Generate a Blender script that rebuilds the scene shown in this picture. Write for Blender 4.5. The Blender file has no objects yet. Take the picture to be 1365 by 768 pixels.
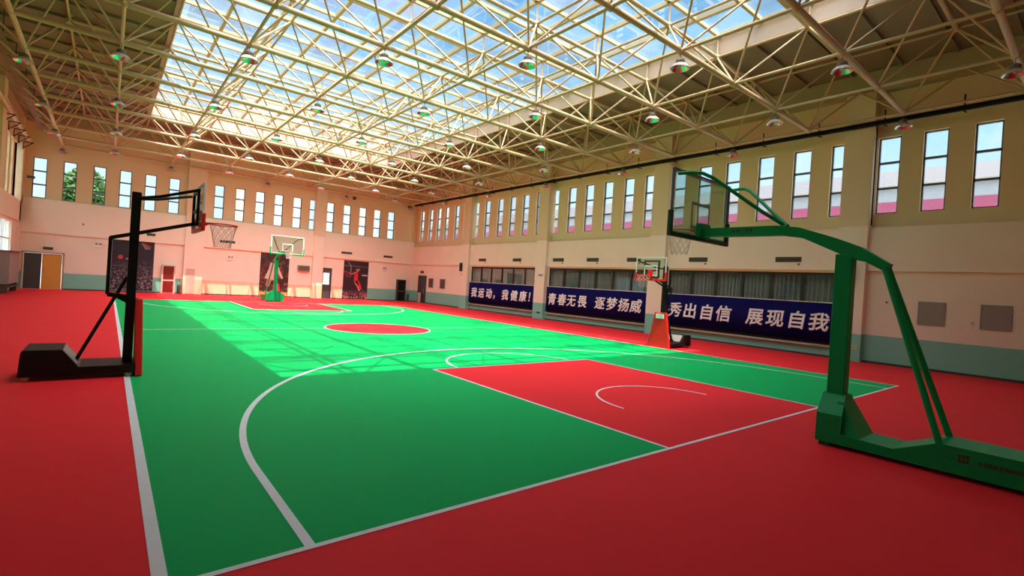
import bpy, bmesh, math, random
from mathutils import Vector, Matrix
random.seed(7)
S = bpy.context.scene
COL = S.collection
PI = math.pi

# ------------------------------------------------------------------ camera
CAMP = Vector((-.3671, -3.4446, 1.8686)); YAW, PITCH, ROLL, FPX = .6844, -.0034, .0636, 661.73
fwd = Vector((math.sin(YAW)*math.cos(PITCH), math.cos(YAW)*math.cos(PITCH), math.sin(PITCH)))
r0 = Vector((math.cos(YAW), -math.sin(YAW), 0)); u0 = r0.cross(fwd)
rt = r0*math.cos(ROLL) + u0*math.sin(ROLL); up = -r0*math.sin(ROLL) + u0*math.cos(ROLL)
cam = bpy.data.cameras.new('camera'); cam_o = bpy.data.objects.new('camera', cam); COL.objects.link(cam_o)
M = Matrix((rt, up, -fwd)).transposed().to_4x4(); M.translation = CAMP
cam_o.matrix_world = M
cam.sensor_width = 36; cam.lens = FPX/1365*36; cam.clip_start = .05; cam.clip_end = 600
S.camera = cam_o

# ------------------------------------------------------------------ sky, sun, exposure
SUN_DIR = Vector((.09, .475, -1)).normalized()          # the way the light travels
SUN_POWER, SKY_STRENGTH, GLOW_POWER = 4.2, .76, 7.4
S.view_settings.view_transform = 'Standard'; S.view_settings.look = 'None'
S.view_settings.gamma = 1; S.view_settings.use_curve_mapping = False
S.view_settings.exposure = 0.8
sun = bpy.data.lights.new('sun', 'SUN'); sun.energy = SUN_POWER; sun.angle = .006; sun.color = (1, .9, .74)
sun_o = bpy.data.objects.new('sun', sun); COL.objects.link(sun_o)
sun_o.rotation_euler = SUN_DIR.to_track_quat('-Z', 'Y').to_euler(); sun_o.location = (0, -20, 40)

W = bpy.data.worlds.new('sky'); S.world = W; W.use_nodes = True
nt = W.node_tree; nt.nodes.clear()
def N(tree, typ, **kw):
    n = tree.nodes.new(typ)
    for k, v in kw.items(): setattr(n, k, v)
    return n
def L(tree, a, b): tree.links.new(a, b)
tc = N(nt, 'ShaderNodeTexCoord'); sep = N(nt, 'ShaderNodeSeparateXYZ'); L(nt, tc.outputs['Generated'], sep.inputs[0])
ramp = N(nt, 'ShaderNodeValToRGB'); L(nt, sep.outputs['Z'], ramp.inputs[0])
e = ramp.color_ramp.elements
e[0].position = 0.0; e[0].color = (.78, .90, 1, 1)
e[1].position = 1.0; e[1].color = (.16, .42, .9, 1)
for p, c in ((.16, (.66, .84, 1, 1)), (.30, (.42, .72, .98, 1)), (.5, (.24, .58, .96, 1))):
    q = e.new(p); q.color = c
mp = N(nt, 'ShaderNodeMapping'); mp.inputs['Scale'].default_value = (2.2, 5.5, 9); mp.inputs['Rotation'].default_value = (0, .2, .5)
L(nt, tc.outputs['Generated'], mp.inputs['Vector'])
nz = N(nt, 'ShaderNodeTexNoise'); nz.inputs['Scale'].default_value = 1.6; nz.inputs['Detail'].default_value = 5
L(nt, mp.outputs[0], nz.inputs['Vector'])
cr = N(nt, 'ShaderNodeMapRange'); cr.inputs[1].default_value = .5; cr.inputs[2].default_value = .72; cr.inputs[4].default_value = .45
L(nt, nz.outputs[0], cr.inputs[0])
mx = N(nt, 'ShaderNodeMix', data_type='RGBA'); L(nt, cr.outputs[0], mx.inputs[0]); L(nt, ramp.outputs[0], mx.inputs[6])
mx.inputs[7].default_value = (.93, .95, 1, 1)
# broad glow around the sun, added to the sky to brighten the hall
dot = N(nt, 'ShaderNodeVectorMath', operation='DOT_PRODUCT'); L(nt, tc.outputs['Generated'], dot.inputs[0])
dot.inputs[1].default_value = tuple(-SUN_DIR)
cl = N(nt, 'ShaderNodeMath', operation='MAXIMUM'); L(nt, dot.outputs['Value'], cl.inputs[0]); cl.inputs[1].default_value = 0
pw = N(nt, 'ShaderNodeMath', operation='POWER'); L(nt, cl.outputs[0], pw.inputs[0]); pw.inputs[1].default_value = 4.0
gm = N(nt, 'ShaderNodeMath', operation='MULTIPLY'); L(nt, pw.outputs[0], gm.inputs[0]); gm.inputs[1].default_value = GLOW_POWER
b1 = N(nt, 'ShaderNodeBackground'); L(nt, mx.outputs[2], b1.inputs[0]); b1.inputs[1].default_value = SKY_STRENGTH
b2 = N(nt, 'ShaderNodeBackground'); b2.inputs[0].default_value = (1, .95, .86, 1); L(nt, gm.outputs[0], b2.inputs[1])
ad = N(nt, 'ShaderNodeAddShader'); L(nt, b1.outputs[0], ad.inputs[0]); L(nt, b2.outputs[0], ad.inputs[1])
wo = N(nt, 'ShaderNodeOutputWorld'); L(nt, ad.outputs[0], wo.inputs[0])
S.cycles.max_bounces = 10; S.cycles.diffuse_bounces = 6; S.cycles.transparent_max_bounces = 12
S.cycles.sample_clamp_indirect = 8.0

# ------------------------------------------------------------------ materials
def mat(name, col, rough=.5, metal=0.0, var=.06, scale=6.0, spec=.5, bump=0.0):
    m = bpy.data.materials.new(name); m.use_nodes = True; t = m.node_tree
    b = t.nodes['Principled BSDF']
    b.inputs['Roughness'].default_value = rough; b.inputs['Metallic'].default_value = metal
    b.inputs['Specular IOR Level'].default_value = spec
    c = N(t, 'ShaderNodeTexCoord'); n = N(t, 'ShaderNodeTexNoise'); n.inputs['Scale'].default_value = scale
    n.inputs['Detail'].default_value = 4; L(t, c.outputs['Object'], n.inputs['Vector'])
    r = N(t, 'ShaderNodeMapRange'); r.inputs[3].default_value = 1-var; r.inputs[4].default_value = 1+var
    L(t, n.outputs[0], r.inputs[0])
    mul = N(t, 'ShaderNodeVectorMath', operation='SCALE'); mul.inputs[0].default_value = col
    L(t, r.outputs[0], mul.inputs['Scale']); L(t, mul.outputs[0], b.inputs['Base Color'])
    if bump:
        bp = N(t, 'ShaderNodeBump'); bp.inputs['Strength'].default_value = bump
        L(t, n.outputs[0], bp.inputs['Height']); L(t, bp.outputs[0], b.inputs['Normal'])
    return m
def glass(name, tint=(.93, .97, .97), gl=.06):
    m = bpy.data.materials.new(name); m.use_nodes = True; t = m.node_tree; t.nodes.clear()
    a = N(t, 'ShaderNodeBsdfTransparent'); a.inputs[0].default_value = (*tint, 1)
    g = N(t, 'ShaderNodeBsdfGlossy'); g.inputs[1].default_value = .02
    fr = N(t, 'ShaderNodeLayerWeight'); fr.inputs[0].default_value = .25
    mr = N(t, 'ShaderNodeMapRange'); mr.inputs[3].default_value = gl*.5; mr.inputs[4].default_value = gl*4
    L(t, fr.outputs['Fresnel'], mr.inputs[0])
    x = N(t, 'ShaderNodeMixShader'); L(t, mr.outputs[0], x.inputs[0]); L(t, a.outputs[0], x.inputs[1]); L(t, g.outputs[0], x.inputs[2])
    o = N(t, 'ShaderNodeOutputMaterial'); L(t, x.outputs[0], o.inputs[0])
    return m
def wall_mat(name='painted_wall', upper=None):
    m = bpy.data.materials.new(name); m.use_nodes = True; t = m.node_tree; b = t.nodes['Principled BSDF']
    b.inputs['Roughness'].default_value = .75
    g = N(t, 'ShaderNodeNewGeometry'); s = N(t, 'ShaderNodeSeparateXYZ'); L(t, g.outputs['Position'], s.inputs[0])
    cmp_ = N(t, 'ShaderNodeMath', operation='LESS_THAN'); L(t, s.outputs['Z'], cmp_.inputs[0]); cmp_.inputs[1].default_value = .97
    n = N(t, 'ShaderNodeTexNoise'); n.inputs['Scale'].default_value = .9; n.inputs['Detail'].default_value = 6; L(t, g.outputs['Position'], n.inputs['Vector'])
    r = N(t, 'ShaderNodeMapRange'); r.inputs[3].default_value = .93; r.inputs[4].default_value = 1.05; L(t, n.outputs[0], r.inputs[0])
    x = N(t, 'ShaderNodeMix', data_type='RGBA'); L(t, cmp_.outputs[0], x.inputs[0])
    x.inputs[6].default_value = (*WALL, 1)
    # far wall's middle bays: sunlit cream tone put into the dado colour over teal
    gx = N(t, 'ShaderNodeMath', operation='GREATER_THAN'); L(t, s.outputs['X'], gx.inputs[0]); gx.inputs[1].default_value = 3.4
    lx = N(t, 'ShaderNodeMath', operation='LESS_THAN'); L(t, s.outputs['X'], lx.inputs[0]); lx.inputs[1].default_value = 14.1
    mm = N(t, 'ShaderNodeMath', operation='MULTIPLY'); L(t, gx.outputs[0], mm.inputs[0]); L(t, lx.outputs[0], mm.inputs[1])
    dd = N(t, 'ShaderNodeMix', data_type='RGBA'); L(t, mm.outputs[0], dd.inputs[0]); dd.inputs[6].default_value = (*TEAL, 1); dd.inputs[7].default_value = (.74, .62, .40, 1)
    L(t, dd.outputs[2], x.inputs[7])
    if upper:
        hi = N(t, 'ShaderNodeMath', operation='GREATER_THAN'); L(t, s.outputs['Z'], hi.inputs[0]); hi.inputs[1].default_value = 4.75
        uu = N(t, 'ShaderNodeMix', data_type='RGBA'); L(t, hi.outputs[0], uu.inputs[0]); L(t, x.outputs[2], uu.inputs[6]); uu.inputs[7].default_value = (*upper, 1)
        x = uu
    sc = N(t, 'ShaderNodeVectorMath', operation='SCALE'); L(t, x.outputs[2], sc.inputs[0]); L(t, r.outputs[0], sc.inputs['Scale'])
    L(t, sc.outputs[0], b.inputs['Base Color'])
    return m
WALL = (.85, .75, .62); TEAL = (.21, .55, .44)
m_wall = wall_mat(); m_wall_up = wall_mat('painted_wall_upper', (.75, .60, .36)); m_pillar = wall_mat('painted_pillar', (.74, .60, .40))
m_eaves = mat('eaves_board', (.42, .33, .2), .8)
m_ceil = mat('ceiling_board', (.235, .18, .12), .8, var=.1, scale=2)
m_red = mat('red_acrylic_floor', (.88, .030, .040), .55, var=.05, scale=1.2, spec=.05)
m_green = mat('green_acrylic_floor', (.0, .42, .105), .55, var=.05, scale=1.2, spec=.05)
m_line = mat('white_line_paint', (.80, .82, .84), .5, spec=.3)
m_truss = mat('cream_truss_paint', (.54, .385, .22), .45, var=.05)
m_curb = mat('curb_paint', (.60, .47, .38), .6)
m_alu = mat('window_aluminium', (.10, .13, .17), .4, var=.04)
m_glass = glass('window_glass')
m_sky_glass = glass('skylight_glass', (.92, .96, .97), .04)
def dirty(m):            # every pane has its own film of dust
    t = m.node_tree; tr = [n for n in t.nodes if n.type == 'BSDF_TRANSPARENT'][0]
    c = N(t, 'ShaderNodeNewGeometry'); sn = N(t, 'ShaderNodeVectorMath', operation='SNAP'); sn.inputs[1].default_value = (1.425, 1.425, 50)
    L(t, c.outputs['Position'], sn.inputs[0]); wn = N(t, 'ShaderNodeTexWhiteNoise'); L(t, sn.outputs[0], wn.inputs['Vector'])
    nz_ = N(t, 'ShaderNodeTexNoise'); nz_.inputs['Scale'].default_value = .8; nz_.inputs['Detail'].default_value = 5; L(t, c.outputs['Position'], nz_.inputs['Vector'])
    a = N(t, 'ShaderNodeMath', operation='MULTIPLY_ADD'); L(t, wn.outputs[0], a.inputs[0]); a.inputs[1].default_value = .45; L(t, nz_.outputs[0], a.inputs[2])
    mr = N(t, 'ShaderNodeMapRange'); mr.inputs[1].default_value = .4; mr.inputs[2].default_value = .85; mr.inputs[3].default_value = .62; mr.inputs[4].default_value = .98
    L(t, a.outputs[0], mr.inputs[0]); v = N(t, 'ShaderNodeVectorMath', operation='SCALE'); v.inputs[0].default_value = (.95, .98, 1); L(t, mr.outputs[0], v.inputs['Scale'])
    L(t, v.outputs[0], tr.inputs[0])
dirty(m_sky_glass)
m_board_glass = glass('backboard_glass', (.80, .92, .88), .10)
m_mull = mat('mullion_paint', (.50, .42, .26), .5)
m_black = mat('black_powder_coat', (.006, .0055, .006), .45, var=.1, spec=.2)
m_blackpipe = mat('black_pipe', (.008, .007, .006), .6, spec=.15)
m_green_steel = mat('green_steel', (.0, .34, .10), .4, var=.04, spec=.2)
m_green_pad = mat('dark_green_pad', (.0, .045, .022), .5)
m_redpad = mat('red_pad', (.75, .012, .012), .45)
m_rim = mat('orange_rim', (.8, .09, .02), .4)
m_net = mat('net_cord', (.75, .72, .68), .8)
m_netdark = mat('net_cord_pale', (.62, .40, .34), .8)
m_white = mat('white_enamel', (.8, .8, .78), .4)
m_shade = mat('lamp_shell', (.62, .58, .5), .35)
m_house = mat('lamp_housing', (.16, .13, .10), .5)
m_refl = mat('lamp_reflector', (.6, .6, .6), .22, metal=1.0, var=.02)
m_dark = mat('dark_grey', (.05, .045, .04), .6)
m_banner = mat('navy_banner_cloth', (.006, .005, .085), .8, var=.12, scale=3, spec=.1)
m_letter = mat('white_lettering', (.95, .95, .98), .6)
m_curtain = mat('grey_curtain', (.24, .265, .24), .9, var=.25, scale=8)
m_frame = mat('dark_bronze_frame', (.015, .017, .018), .45)
m_ledge = mat('beige_stone_ledge', (.42, .36, .27), .6, var=.2, scale=10)
m_vent = mat('vent_grille', (.10, .075, .05), .6)
m_panelgrey = mat('grey_panel', (.30, .27, .25), .5)
m_yellow = mat('yellow_door', (.70, .36, .06), .45)
m_darkdoor = mat('dark_grey_door', (.055, .06, .062), .5)
m_oak = mat('door_frame_wood', (.45, .33, .2), .5)
m_hydred = mat('cabinet_red', (.17, .012, .012), .3)
m_alupanel = mat('cabinet_aluminium', (.62, .5, .42), .4)
m_wheel = mat('castor_tyre', (.45, .43, .40), .5)
m_leaf = mat('leaves', (.045, .12, .025), .6, var=.4, scale=3)
m_bark = mat('bark', (.12, .08, .05), .9)
m_metalroof = mat('pale_metal_roof', (.115, .10, .108), .6)
m_pink = mat('pink_parapet', (.30, .06, .13), .7)
m_paleblue = mat('pale_facade', (.30, .32, .36), .7)
m_tower = mat('tower_render', (.42, .37, .32), .8)
m_darkglass = mat('tower_glazing', (.25, .32, .42), .2)
m_ground = mat('outside_paving', (.42, .40, .37), .9)
m_mark = mat('dark_red_print', (.09, .004, .006), .6)
m_markred = mat('red_print', (.45, .004, .02), .5)

# ------------------------------------------------------------------ mesh helpers
class MB:
    def __init__(s): s.v = []; s.f = []; s.mi = []; s.mats = []; s.sm = []
    def _m(s, m):
        if m not in s.mats: s.mats.append(m)
        return s.mats.index(m)
    def add(s, vs, fs, m, smooth=False):
        k = len(s.v); s.v += [tuple(v) for v in vs]; i = s._m(m)
        for f in fs: s.f.append([k+a for a in f]); s.mi.append(i); s.sm.append(smooth)
        return s
    def box(s, a, b, m):
        (x0, y0, z0), (x1, y1, z1) = [tuple(map(min, zip(a, b))), tuple(map(max, zip(a, b)))]
        vs = [(x0,y0,z0),(x1,y0,z0),(x1,y1,z0),(x0,y1,z0),(x0,y0,z1),(x1,y0,z1),(x1,y1,z1),(x0,y1,z1)]
        return s.add(vs, [(0,3,2,1),(4,5,6,7),(0,1,5,4),(1,2,6,5),(2,3,7,6),(3,0,4,7)], m)
    def bar(s, p, q, w, h, m, upv=(0,0,1)):
        p, q = Vector(p), Vector(q); d = (q-p).normalized(); u = Vector(upv)
        if abs(d.dot(u)) > .98: u = Vector((0,1,0))
        x = d.cross(u).normalized()*w/2; y = x.cross(d).normalized()*h/2
        vs = [c+i*x+j*y for c in (p, q) for i, j in ((-1,-1),(1,-1),(1,1),(-1,1))]
        return s.add(vs, [(0,3,2,1),(4,5,6,7),(0,1,5,4),(1,2,6,5),(2,3,7,6),(3,0,4,7)], m)
    def tube(s, pts, r, m, n=8, closed=False):
        pts = [Vector(p) for p in pts]; k = len(pts); vs = []; ref = None
        for i, p in enumerate(pts):
            if closed: d = pts[(i+1) % k]-pts[i-1]
            else: d = pts[min(i+1, k-1)]-pts[max(i-1, 0)]
            d.normalize()
            if ref is None:
                ref = Vector((0,0,1)) if abs(d.z) < .9 else Vector((1,0,0))
            x = d.cross(ref).normalized(); y = x.cross(d).normalized(); ref = y
            rr = r[i] if isinstance(r, (list, tuple)) else r
            vs += [p+(x*math.cos(a)+y*math.sin(a))*rr for a in [2*PI*j/n for j in range(n)]]
        fs = []
        for i in range(k if closed else k-1):
            a, b = i*n, ((i+1) % k)*n
            fs += [(a+j, a+(j+1) % n, b+(j+1) % n, b+j) for j in range(n)]
        s.add(vs, fs, m, True)
        if not closed:
            s.add(vs[:n], [tuple(range(n-1, -1, -1))], m); s.add(vs[-n:], [tuple(range(n))], m)
        return s
    def lathe(s, prof, m, n=16, c=(0,0,0), axis='Z'):
        vs = []
        for r, z in prof:
            for j in range(n):
                a = 2*PI*j/n; x, y = r*math.cos(a), r*math.sin(a)
                v = (x, y, z) if axis == 'Z' else ((z, x, y) if axis == 'X' else (x, z, y))
                vs.append((v[0]+c[0], v[1]+c[1], v[2]+c[2]))
        fs = [(i*n+j, i*n+(j+1) % n, (i+1)*n+(j+1) % n, (i+1)*n+j) for i in range(len(prof)-1) for j in range(n)]
        return s.add(vs, fs, m, True)
    def prism(s, prof, x0, x1, m):          # profile in (y, z), extruded along x
        k = len(prof); vs = [(x0, y, z) for y, z in prof]+[(x1, y, z) for y, z in prof]
        fs = [tuple(range(k-1, -1, -1)), tuple(range(k, 2*k))]+[(i, (i+1) % k, k+(i+1) % k, k+i) for i in range(k)]
        return s.add(vs, fs, m)
    def poly(s, pts, m): return s.add(pts, [tuple(range(len(pts)))], m)
    def build(s, name, parent=None, loc=None, bevel=0.0):
        me = bpy.data.meshes.new(name); me.from_pydata(s.v, [], s.f)
        for m in s.mats: me.materials.append(m)
        me.polygons.foreach_set('material_index', s.mi); me.polygons.foreach_set('use_smooth', s.sm)
        bm = bmesh.new(); bm.from_mesh(me); bmesh.ops.recalc_face_normals(bm, faces=bm.faces); bm.to_mesh(me); bm.free()
        o = bpy.data.objects.new(name, me); COL.objects.link(o)
        if parent: o.parent = parent
        if loc: o.location = loc
        if bevel:
            b = o.modifiers.new('bevel', 'BEVEL'); b.width = bevel; b.segments = 2; b.limit_method = 'ANGLE'
        return o
def tag(o, label=None, cat=None, group=None, kind=None):
    if label: o['label'] = label
    if cat: o['category'] = cat
    if group: o['group'] = group
    if kind: o['kind'] = kind
    return o
def thing(name, loc=(0,0,0), rz=0.0, **kw):
    o = bpy.data.objects.new(name, None); COL.objects.link(o); o.location = loc; o.rotation_euler = (0, 0, rz)
    o.empty_display_size = .2
    return tag(o, **kw)
def kids(o): return [c for c in bpy.data.objects if c.parent == o]
def copy_tree(o, parent=None, cache={}):
    c = o.copy(); COL.objects.link(c); c.parent = parent
    for ch in list(o.children): copy_tree(ch, c)
    return c
def struct(o, label, cat): return tag(o, label, cat, kind='structure')
ORD = ['', 'first', 'second', 'third', 'fourth', 'fifth', 'sixth', 'seventh', 'eighth', 'ninth', 'tenth', 'eleventh', 'twelfth',
       'thirteenth', 'fourteenth', 'fifteenth', 'sixteenth', 'seventeenth']
def in_view(p, mx=40):
    d = Vector(p)-CAMP; z = d.dot(fwd)
    if z < .2: return False
    x, y = 682.5+FPX*d.dot(rt)/z, 384-FPX*d.dot(up)/z
    return -mx < x < 1365+mx and -mx < y < 768+mx

# ------------------------------------------------------------------ room dimensions
XR, XRU, XL, YB, YBU, YF = 20.2, 20.45, -4.25, 35.5, 35.75, -7.8
XLU = -4.5
ZC = 10.25
PIL = [(2.2, 3.1), (10.25, 11.15), (18.5, 19.4), (26.8, 27.7)]

# ---- floor: acrylic court with its painted lines
def build_floor():
    f = MB(); Z = 0.0
    f.box((XL-.4, YF-.3, -.12), (XR+.5, YB+.5, 0), m_red)
    LC, KH, KL, CY, CR = 28.3, 2.42, 5.7, 13.84, 1.9
    def rect(x0, y0, x1, y1, z, m): f.poly([(x0,y0,z),(x1,y0,z),(x1,y1,z),(x0,y1,z)], m)
    def ring(cx, cy, r0_, r1_, a0, a1, z, m, n=64):
        for i in range(n):
            a, b = a0+(a1-a0)*i/n, a0+(a1-a0)*(i+1)/n
            f.poly([(cx+r0_*math.cos(a),cy+r0_*math.sin(a),z),(cx+r1_*math.cos(a),cy+r1_*math.sin(a),z),
                    (cx+r1_*math.cos(b),cy+r1_*math.sin(b),z),(cx+r0_*math.cos(b),cy+r0_*math.sin(b),z)], m)
    z1, z2, z3 = .0015, .003, .0045
    rect(0, 0, 15, LC, z1, m_green)
    rect(7.5-KH, 0, 7.5+KH, KL, z2, m_red); rect(7.5-KH, LC-KL, 7.5+KH, LC, z2, m_red)
    f.poly([(7.5+CR*math.cos(2*PI*i/72), CY+CR*math.sin(2*PI*i/72), z2) for i in range(72)], m_red)
    w = .05
    rect(-w, -w, 15.0+w, 0, z3, m_line); rect(-w, LC, 15+w, LC+w, z3, m_line)
    rect(-.08, 0, 0, LC, z3, m_line); rect(15, 0, 15.05, LC, z3, m_line)
    rect(0, CY-w/2, 7.5-CR, CY+w/2, z3, m_line); rect(7.5+CR, CY-w/2, 15, CY+w/2, z3, m_line)
    ring(7.5, CY, CR-w, CR, 0, 2*PI, z3, m_line, 96)
    for s, y0 in ((1, 0), (-1, LC)):
        for x in (7.5-KH, 7.5+KH): rect(x-w/2, min(y0, y0+s*KL), x+w/2, max(y0, y0+s*KL), z3, m_line)
        rect(7.5-KH, y0+s*KL-w/2, 7.5+KH, y0+s*KL+w/2, z3, m_line)
        b = y0+s*1.575
        R3, X3 = 6.70, 6.70
        a0 = math.acos(X3/R3); ya = R3*math.sin(a0)
        for x in (7.5-X3, 7.5+X3): rect(x-.035, min(y0, b+s*ya), x+.035, max(y0, b+s*ya), z3, m_line)
        if s > 0:
            ring(7.5, b, R3-.035, R3+.035, a0, PI-a0, z3, m_line, 110)
            ring(7.5, y0+KL, 1.75, 1.8, 0, PI, z3, m_line); ring(7.5, b, 1.25, 1.29, 0, PI, z3, m_line)
        else:
            ring(7.5, b, R3-.035, R3+.035, PI+a0, 2*PI-a0, z3, m_line, 110)
            ring(7.5, LC-KL, 1.75, 1.8, PI, 2*PI, z3, m_line); ring(7.5, b, 1.25, 1.29, PI, 2*PI, z3, m_line)
    return struct(f.build('floor'), 'red and green acrylic sports floor painted with white basketball court lines', 'floor')
build_floor()

# ---- walls with window openings
def panel(mb, axis, p0, p1, ur, zr, holes, m):
    """slab between planes p0 and p1 (x or y), spanning ur x zr, with rectangular holes"""
    us = sorted({ur[0], ur[1], *[h[0] for h in holes], *[h[1] for h in holes]})
    zs = sorted({zr[0], zr[1], *[h[2] for h in holes], *[h[3] for h in holes]})
    us = [u for u in us if ur[0] <= u <= ur[1]]; zs = [z for z in zs if zr[0] <= z <= zr[1]]
    for j in range(len(zs)-1):
        run = None
        for i in range(len(us)-1):
            uc, zc = (us[i]+us[i+1])/2, (zs[j]+zs[j+1])/2
            hole = any(h[0] < uc < h[1] and h[2] < zc < h[3] for h in holes)
            if not hole and run is None: run = us[i]
            if run is not None and (hole or i == len(us)-2):
                end = us[i] if hole else us[i+1]
                if axis == 'x': mb.box((p0, run, zs[j]), (p1, end, zs[j+1]), m)
                else: mb.box((run, p0, zs[j]), (end, p1, zs[j+1]), m)
                run = None
WW = .64
bays_r = {1: [1.85, .6, -.667, -1.95, -3.25, -4.55], 2: [10.02, 8.73, 7.43, 6.03, 4.65, 3.32], 3: [18.46, 17.05, 15.71, 14.35, 12.97, 11.66],
          4: [26.75, 25.4, 23.9, 22.56, 21.2, 19.85], 5: [34.85, 33.4, 32.1, 30.9, 29.4, 28.1]}
ZR0, ZR1 = 5.22, 7.89
holes_r = [(c-WW/2, c+WW/2, ZR0, ZR1) for b in bays_r.values() for c in b]
LOWR = [(3.15, 10.2), (11.2, 18.45), (19.55, 26.75)]
w = MB()
panel(w, 'x', XRU, XRU+.22, (YF-.2, YB+.5), (4.6, ZC), holes_r, m_wall_up)                 # upper recessed wall
panel(w, 'x', XR+.1, XR+.35, (YF-.2, YB+.4), (0, 3.2), [(a, b, .44, 3.12) for a, b in LOWR], m_wall)
struct(w.build('wall_right'), 'cream right hand wall with belt beam and teal painted dado', 'wall')
XW = sorted([-3.6, -2.32, -.98, .26, 1.52, 2.78, 4.03, 5.33, 6.6, 7.88, 9.13, 10.43, 11.62, 12.9, 14.23, 15.53, 16.78, 18.03])
ZB0, ZB1 = 5.2, 7.5
WB = .60
w = MB()
DOORS_B = [(-4.05, -2.42, 0, 2.05), (12.5, 13.2, 0, 2.35)]
panel(w, 'y', YBU, YBU+.22, (XLU-.2, XRU+.2), (4.6, ZC), [(c-WB/2, c+WB/2, ZB0, ZB1) for c in XW], m_wall_up)
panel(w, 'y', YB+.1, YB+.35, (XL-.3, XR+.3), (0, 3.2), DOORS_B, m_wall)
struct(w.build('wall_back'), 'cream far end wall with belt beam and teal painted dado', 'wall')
w = MB()
LWIN = [34.6, 33.3, 32.0, 30.7, 29.4, 28.1]
panel(w, 'x', XLU-.22, XLU, (YF-.2, YB+.5), (4.6, ZC), [(c-.4, c+.4, 5.0, 8.0) for c in LWIN], m_wall_up)
panel(w, 'x', XL-.35, XL-.1, (YF-.2, YB+.3), (0, 3.75), [(29.6, 33.3, 1.85, 3.6)], m_wall)
struct(w.build('wall_left'), 'cream left hand wall beside the black hoop with teal dado', 'wall')
w = MB(); w.box((XLU, YF-.25, 0), (XRU, YF, ZC), m_wall)
struct(w.build('wall_front'), 'plain cream wall behind the viewer', 'wall')

# ---- pillars
n_trim = 0
def trim(mb, label, cat, bevel=0):
    global n_trim; n_trim += 1
    return struct(mb.build('trim_%d' % n_trim, bevel=bevel), label, cat)
trim(MB().box((XR, YF, 3.2), (XRU+.22, YB, 4.7), m_wall), 'cream belt beam along the middle of the right wall', 'beam')
trim(MB().box((XL, YB, 3.2), (XR, YBU+.22, 4.85), m_wall).box((XL+.05, YB+.06, 4.85), (XR, YBU+.2, 5.14), m_wall), 'cream belt beam along the middle of the far wall', 'beam')
trim(MB().box((XL, YF, 3.75), (XLU-.22, YB, 4.85), m_wall), 'cream belt beam along the middle of the left wall', 'beam')
trim(MB().box((XR-.05, YF, 9.45), (XRU, YB, ZC-.02), m_eaves), 'brown eaves beam at the top of the right wall', 'beam')
trim(MB().box((XL, YB-.05, 9.45), (XR-.1, YBU, ZC-.02), m_eaves), 'brown eaves beam at the top of the far wall', 'beam')
trim(MB().box((XL+.05, YF, 9.45), (XLU, YB, ZC-.02), m_eaves), 'brown eaves beam at the top of the left wall', 'beam')
for i, (a, b) in enumerate(PIL):
    trim(MB().box((20.0, a, 0), (XRU+.1, b, 9.46), m_pillar), 'cream wall pillar on the right wall, %s from the near end' % ORD[i+1], 'pillar', .01)
for i, (a, b) in enumerate([(3.48, 4.55), (11.68, 12.47)]):
    trim(MB().box((a, 35.38, 0), (b, YBU+.1, 9.46), m_pillar), 'cream wall pillar on the far wall, %s from the left' % ORD[i+1], 'pillar', .01)
for i, (a, b) in enumerate([(26.9, 27.75)]):
    trim(MB().box((XL+.15, a, 0), (XLU-.1, b, 9.46), m_pillar), 'cream wall pillar on the left wall', 'pillar', .01)
# corner column on left
trim(MB().box((XL, 35.0, 0), (XLU-.1, YBU, 9.46), m_pillar), 'cream corner column between left wall and far wall', 'pillar')
# skirting
for mb, nm, lb in ((MB().box((XR+.06, YF, 0), (XR+.1, YB+.1, .07), m_dark), 'baseboard_right', 'dark skirting strip along the right wall'),
                   (MB().box((-2.4, YB+.06, 0), (12.45, YB+.1, .07), m_dark).box((13.25, YB+.06, 0), (XR, YB+.1, .07), m_dark), 'baseboard_back', 'dark skirting strip along the far wall')):
    struct(mb.build(nm), lb, 'skirting')

# ---- ceiling round the skylight
SX0, SX1, SY0, SY1 = 1.06, 15.42, .78, 31.2
GZ = 10.78
c = MB()
for a, b in (((XLU-.2, YF-.2, ZC), (SX0-.12, YBU+.2, ZC+.15)), ((SX1+.12, YF-.2, ZC), (XRU+.2, YBU+.2, ZC+.15)),
             ((SX0-.12, YF-.2, ZC), (SX1+.12, SY0-.12, ZC+.15)), ((SX0-.12, SY1+.12, ZC), (SX1+.12, YBU+.2, ZC+.15))): c.box(a, b, m_ceil)
struct(c.build('ceiling'), 'brown roof lining around the long skylight', 'ceiling')
# roof purlins below the lining (cold formed sections)
pl = MB()
for k in range(30):
    y = -7.0+1.425*k
    pl.box((XL, y-.03, ZC-.1), (SX0-.15, y+.03, ZC), m_ceil); pl.box((SX1+.15, y-.03, ZC-.1), (XR-.1, y+.03, ZC), m_ceil)
trim(pl, 'rows of slim brown purlins under the roof lining', 'purlins')
# curb
t_ = .12
for a, b, lb in (((SX0-t_, SY0-t_, ZC-.06), (SX0, SY1+t_, GZ), 'left'), ((SX1, SY0-t_, ZC-.06), (SX1+t_, SY1+t_, GZ), 'right'),
                 ((SX0, SY0-t_, ZC-.06), (SX1, SY0, GZ), 'near'), ((SX0, SY1, ZC-.06), (SX1, SY1+t_, GZ), 'far')):
    trim(MB().box(a, b, m_curb), 'pale upstand curb along the %s edge of the skylight' % lb, 'curb')

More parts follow.
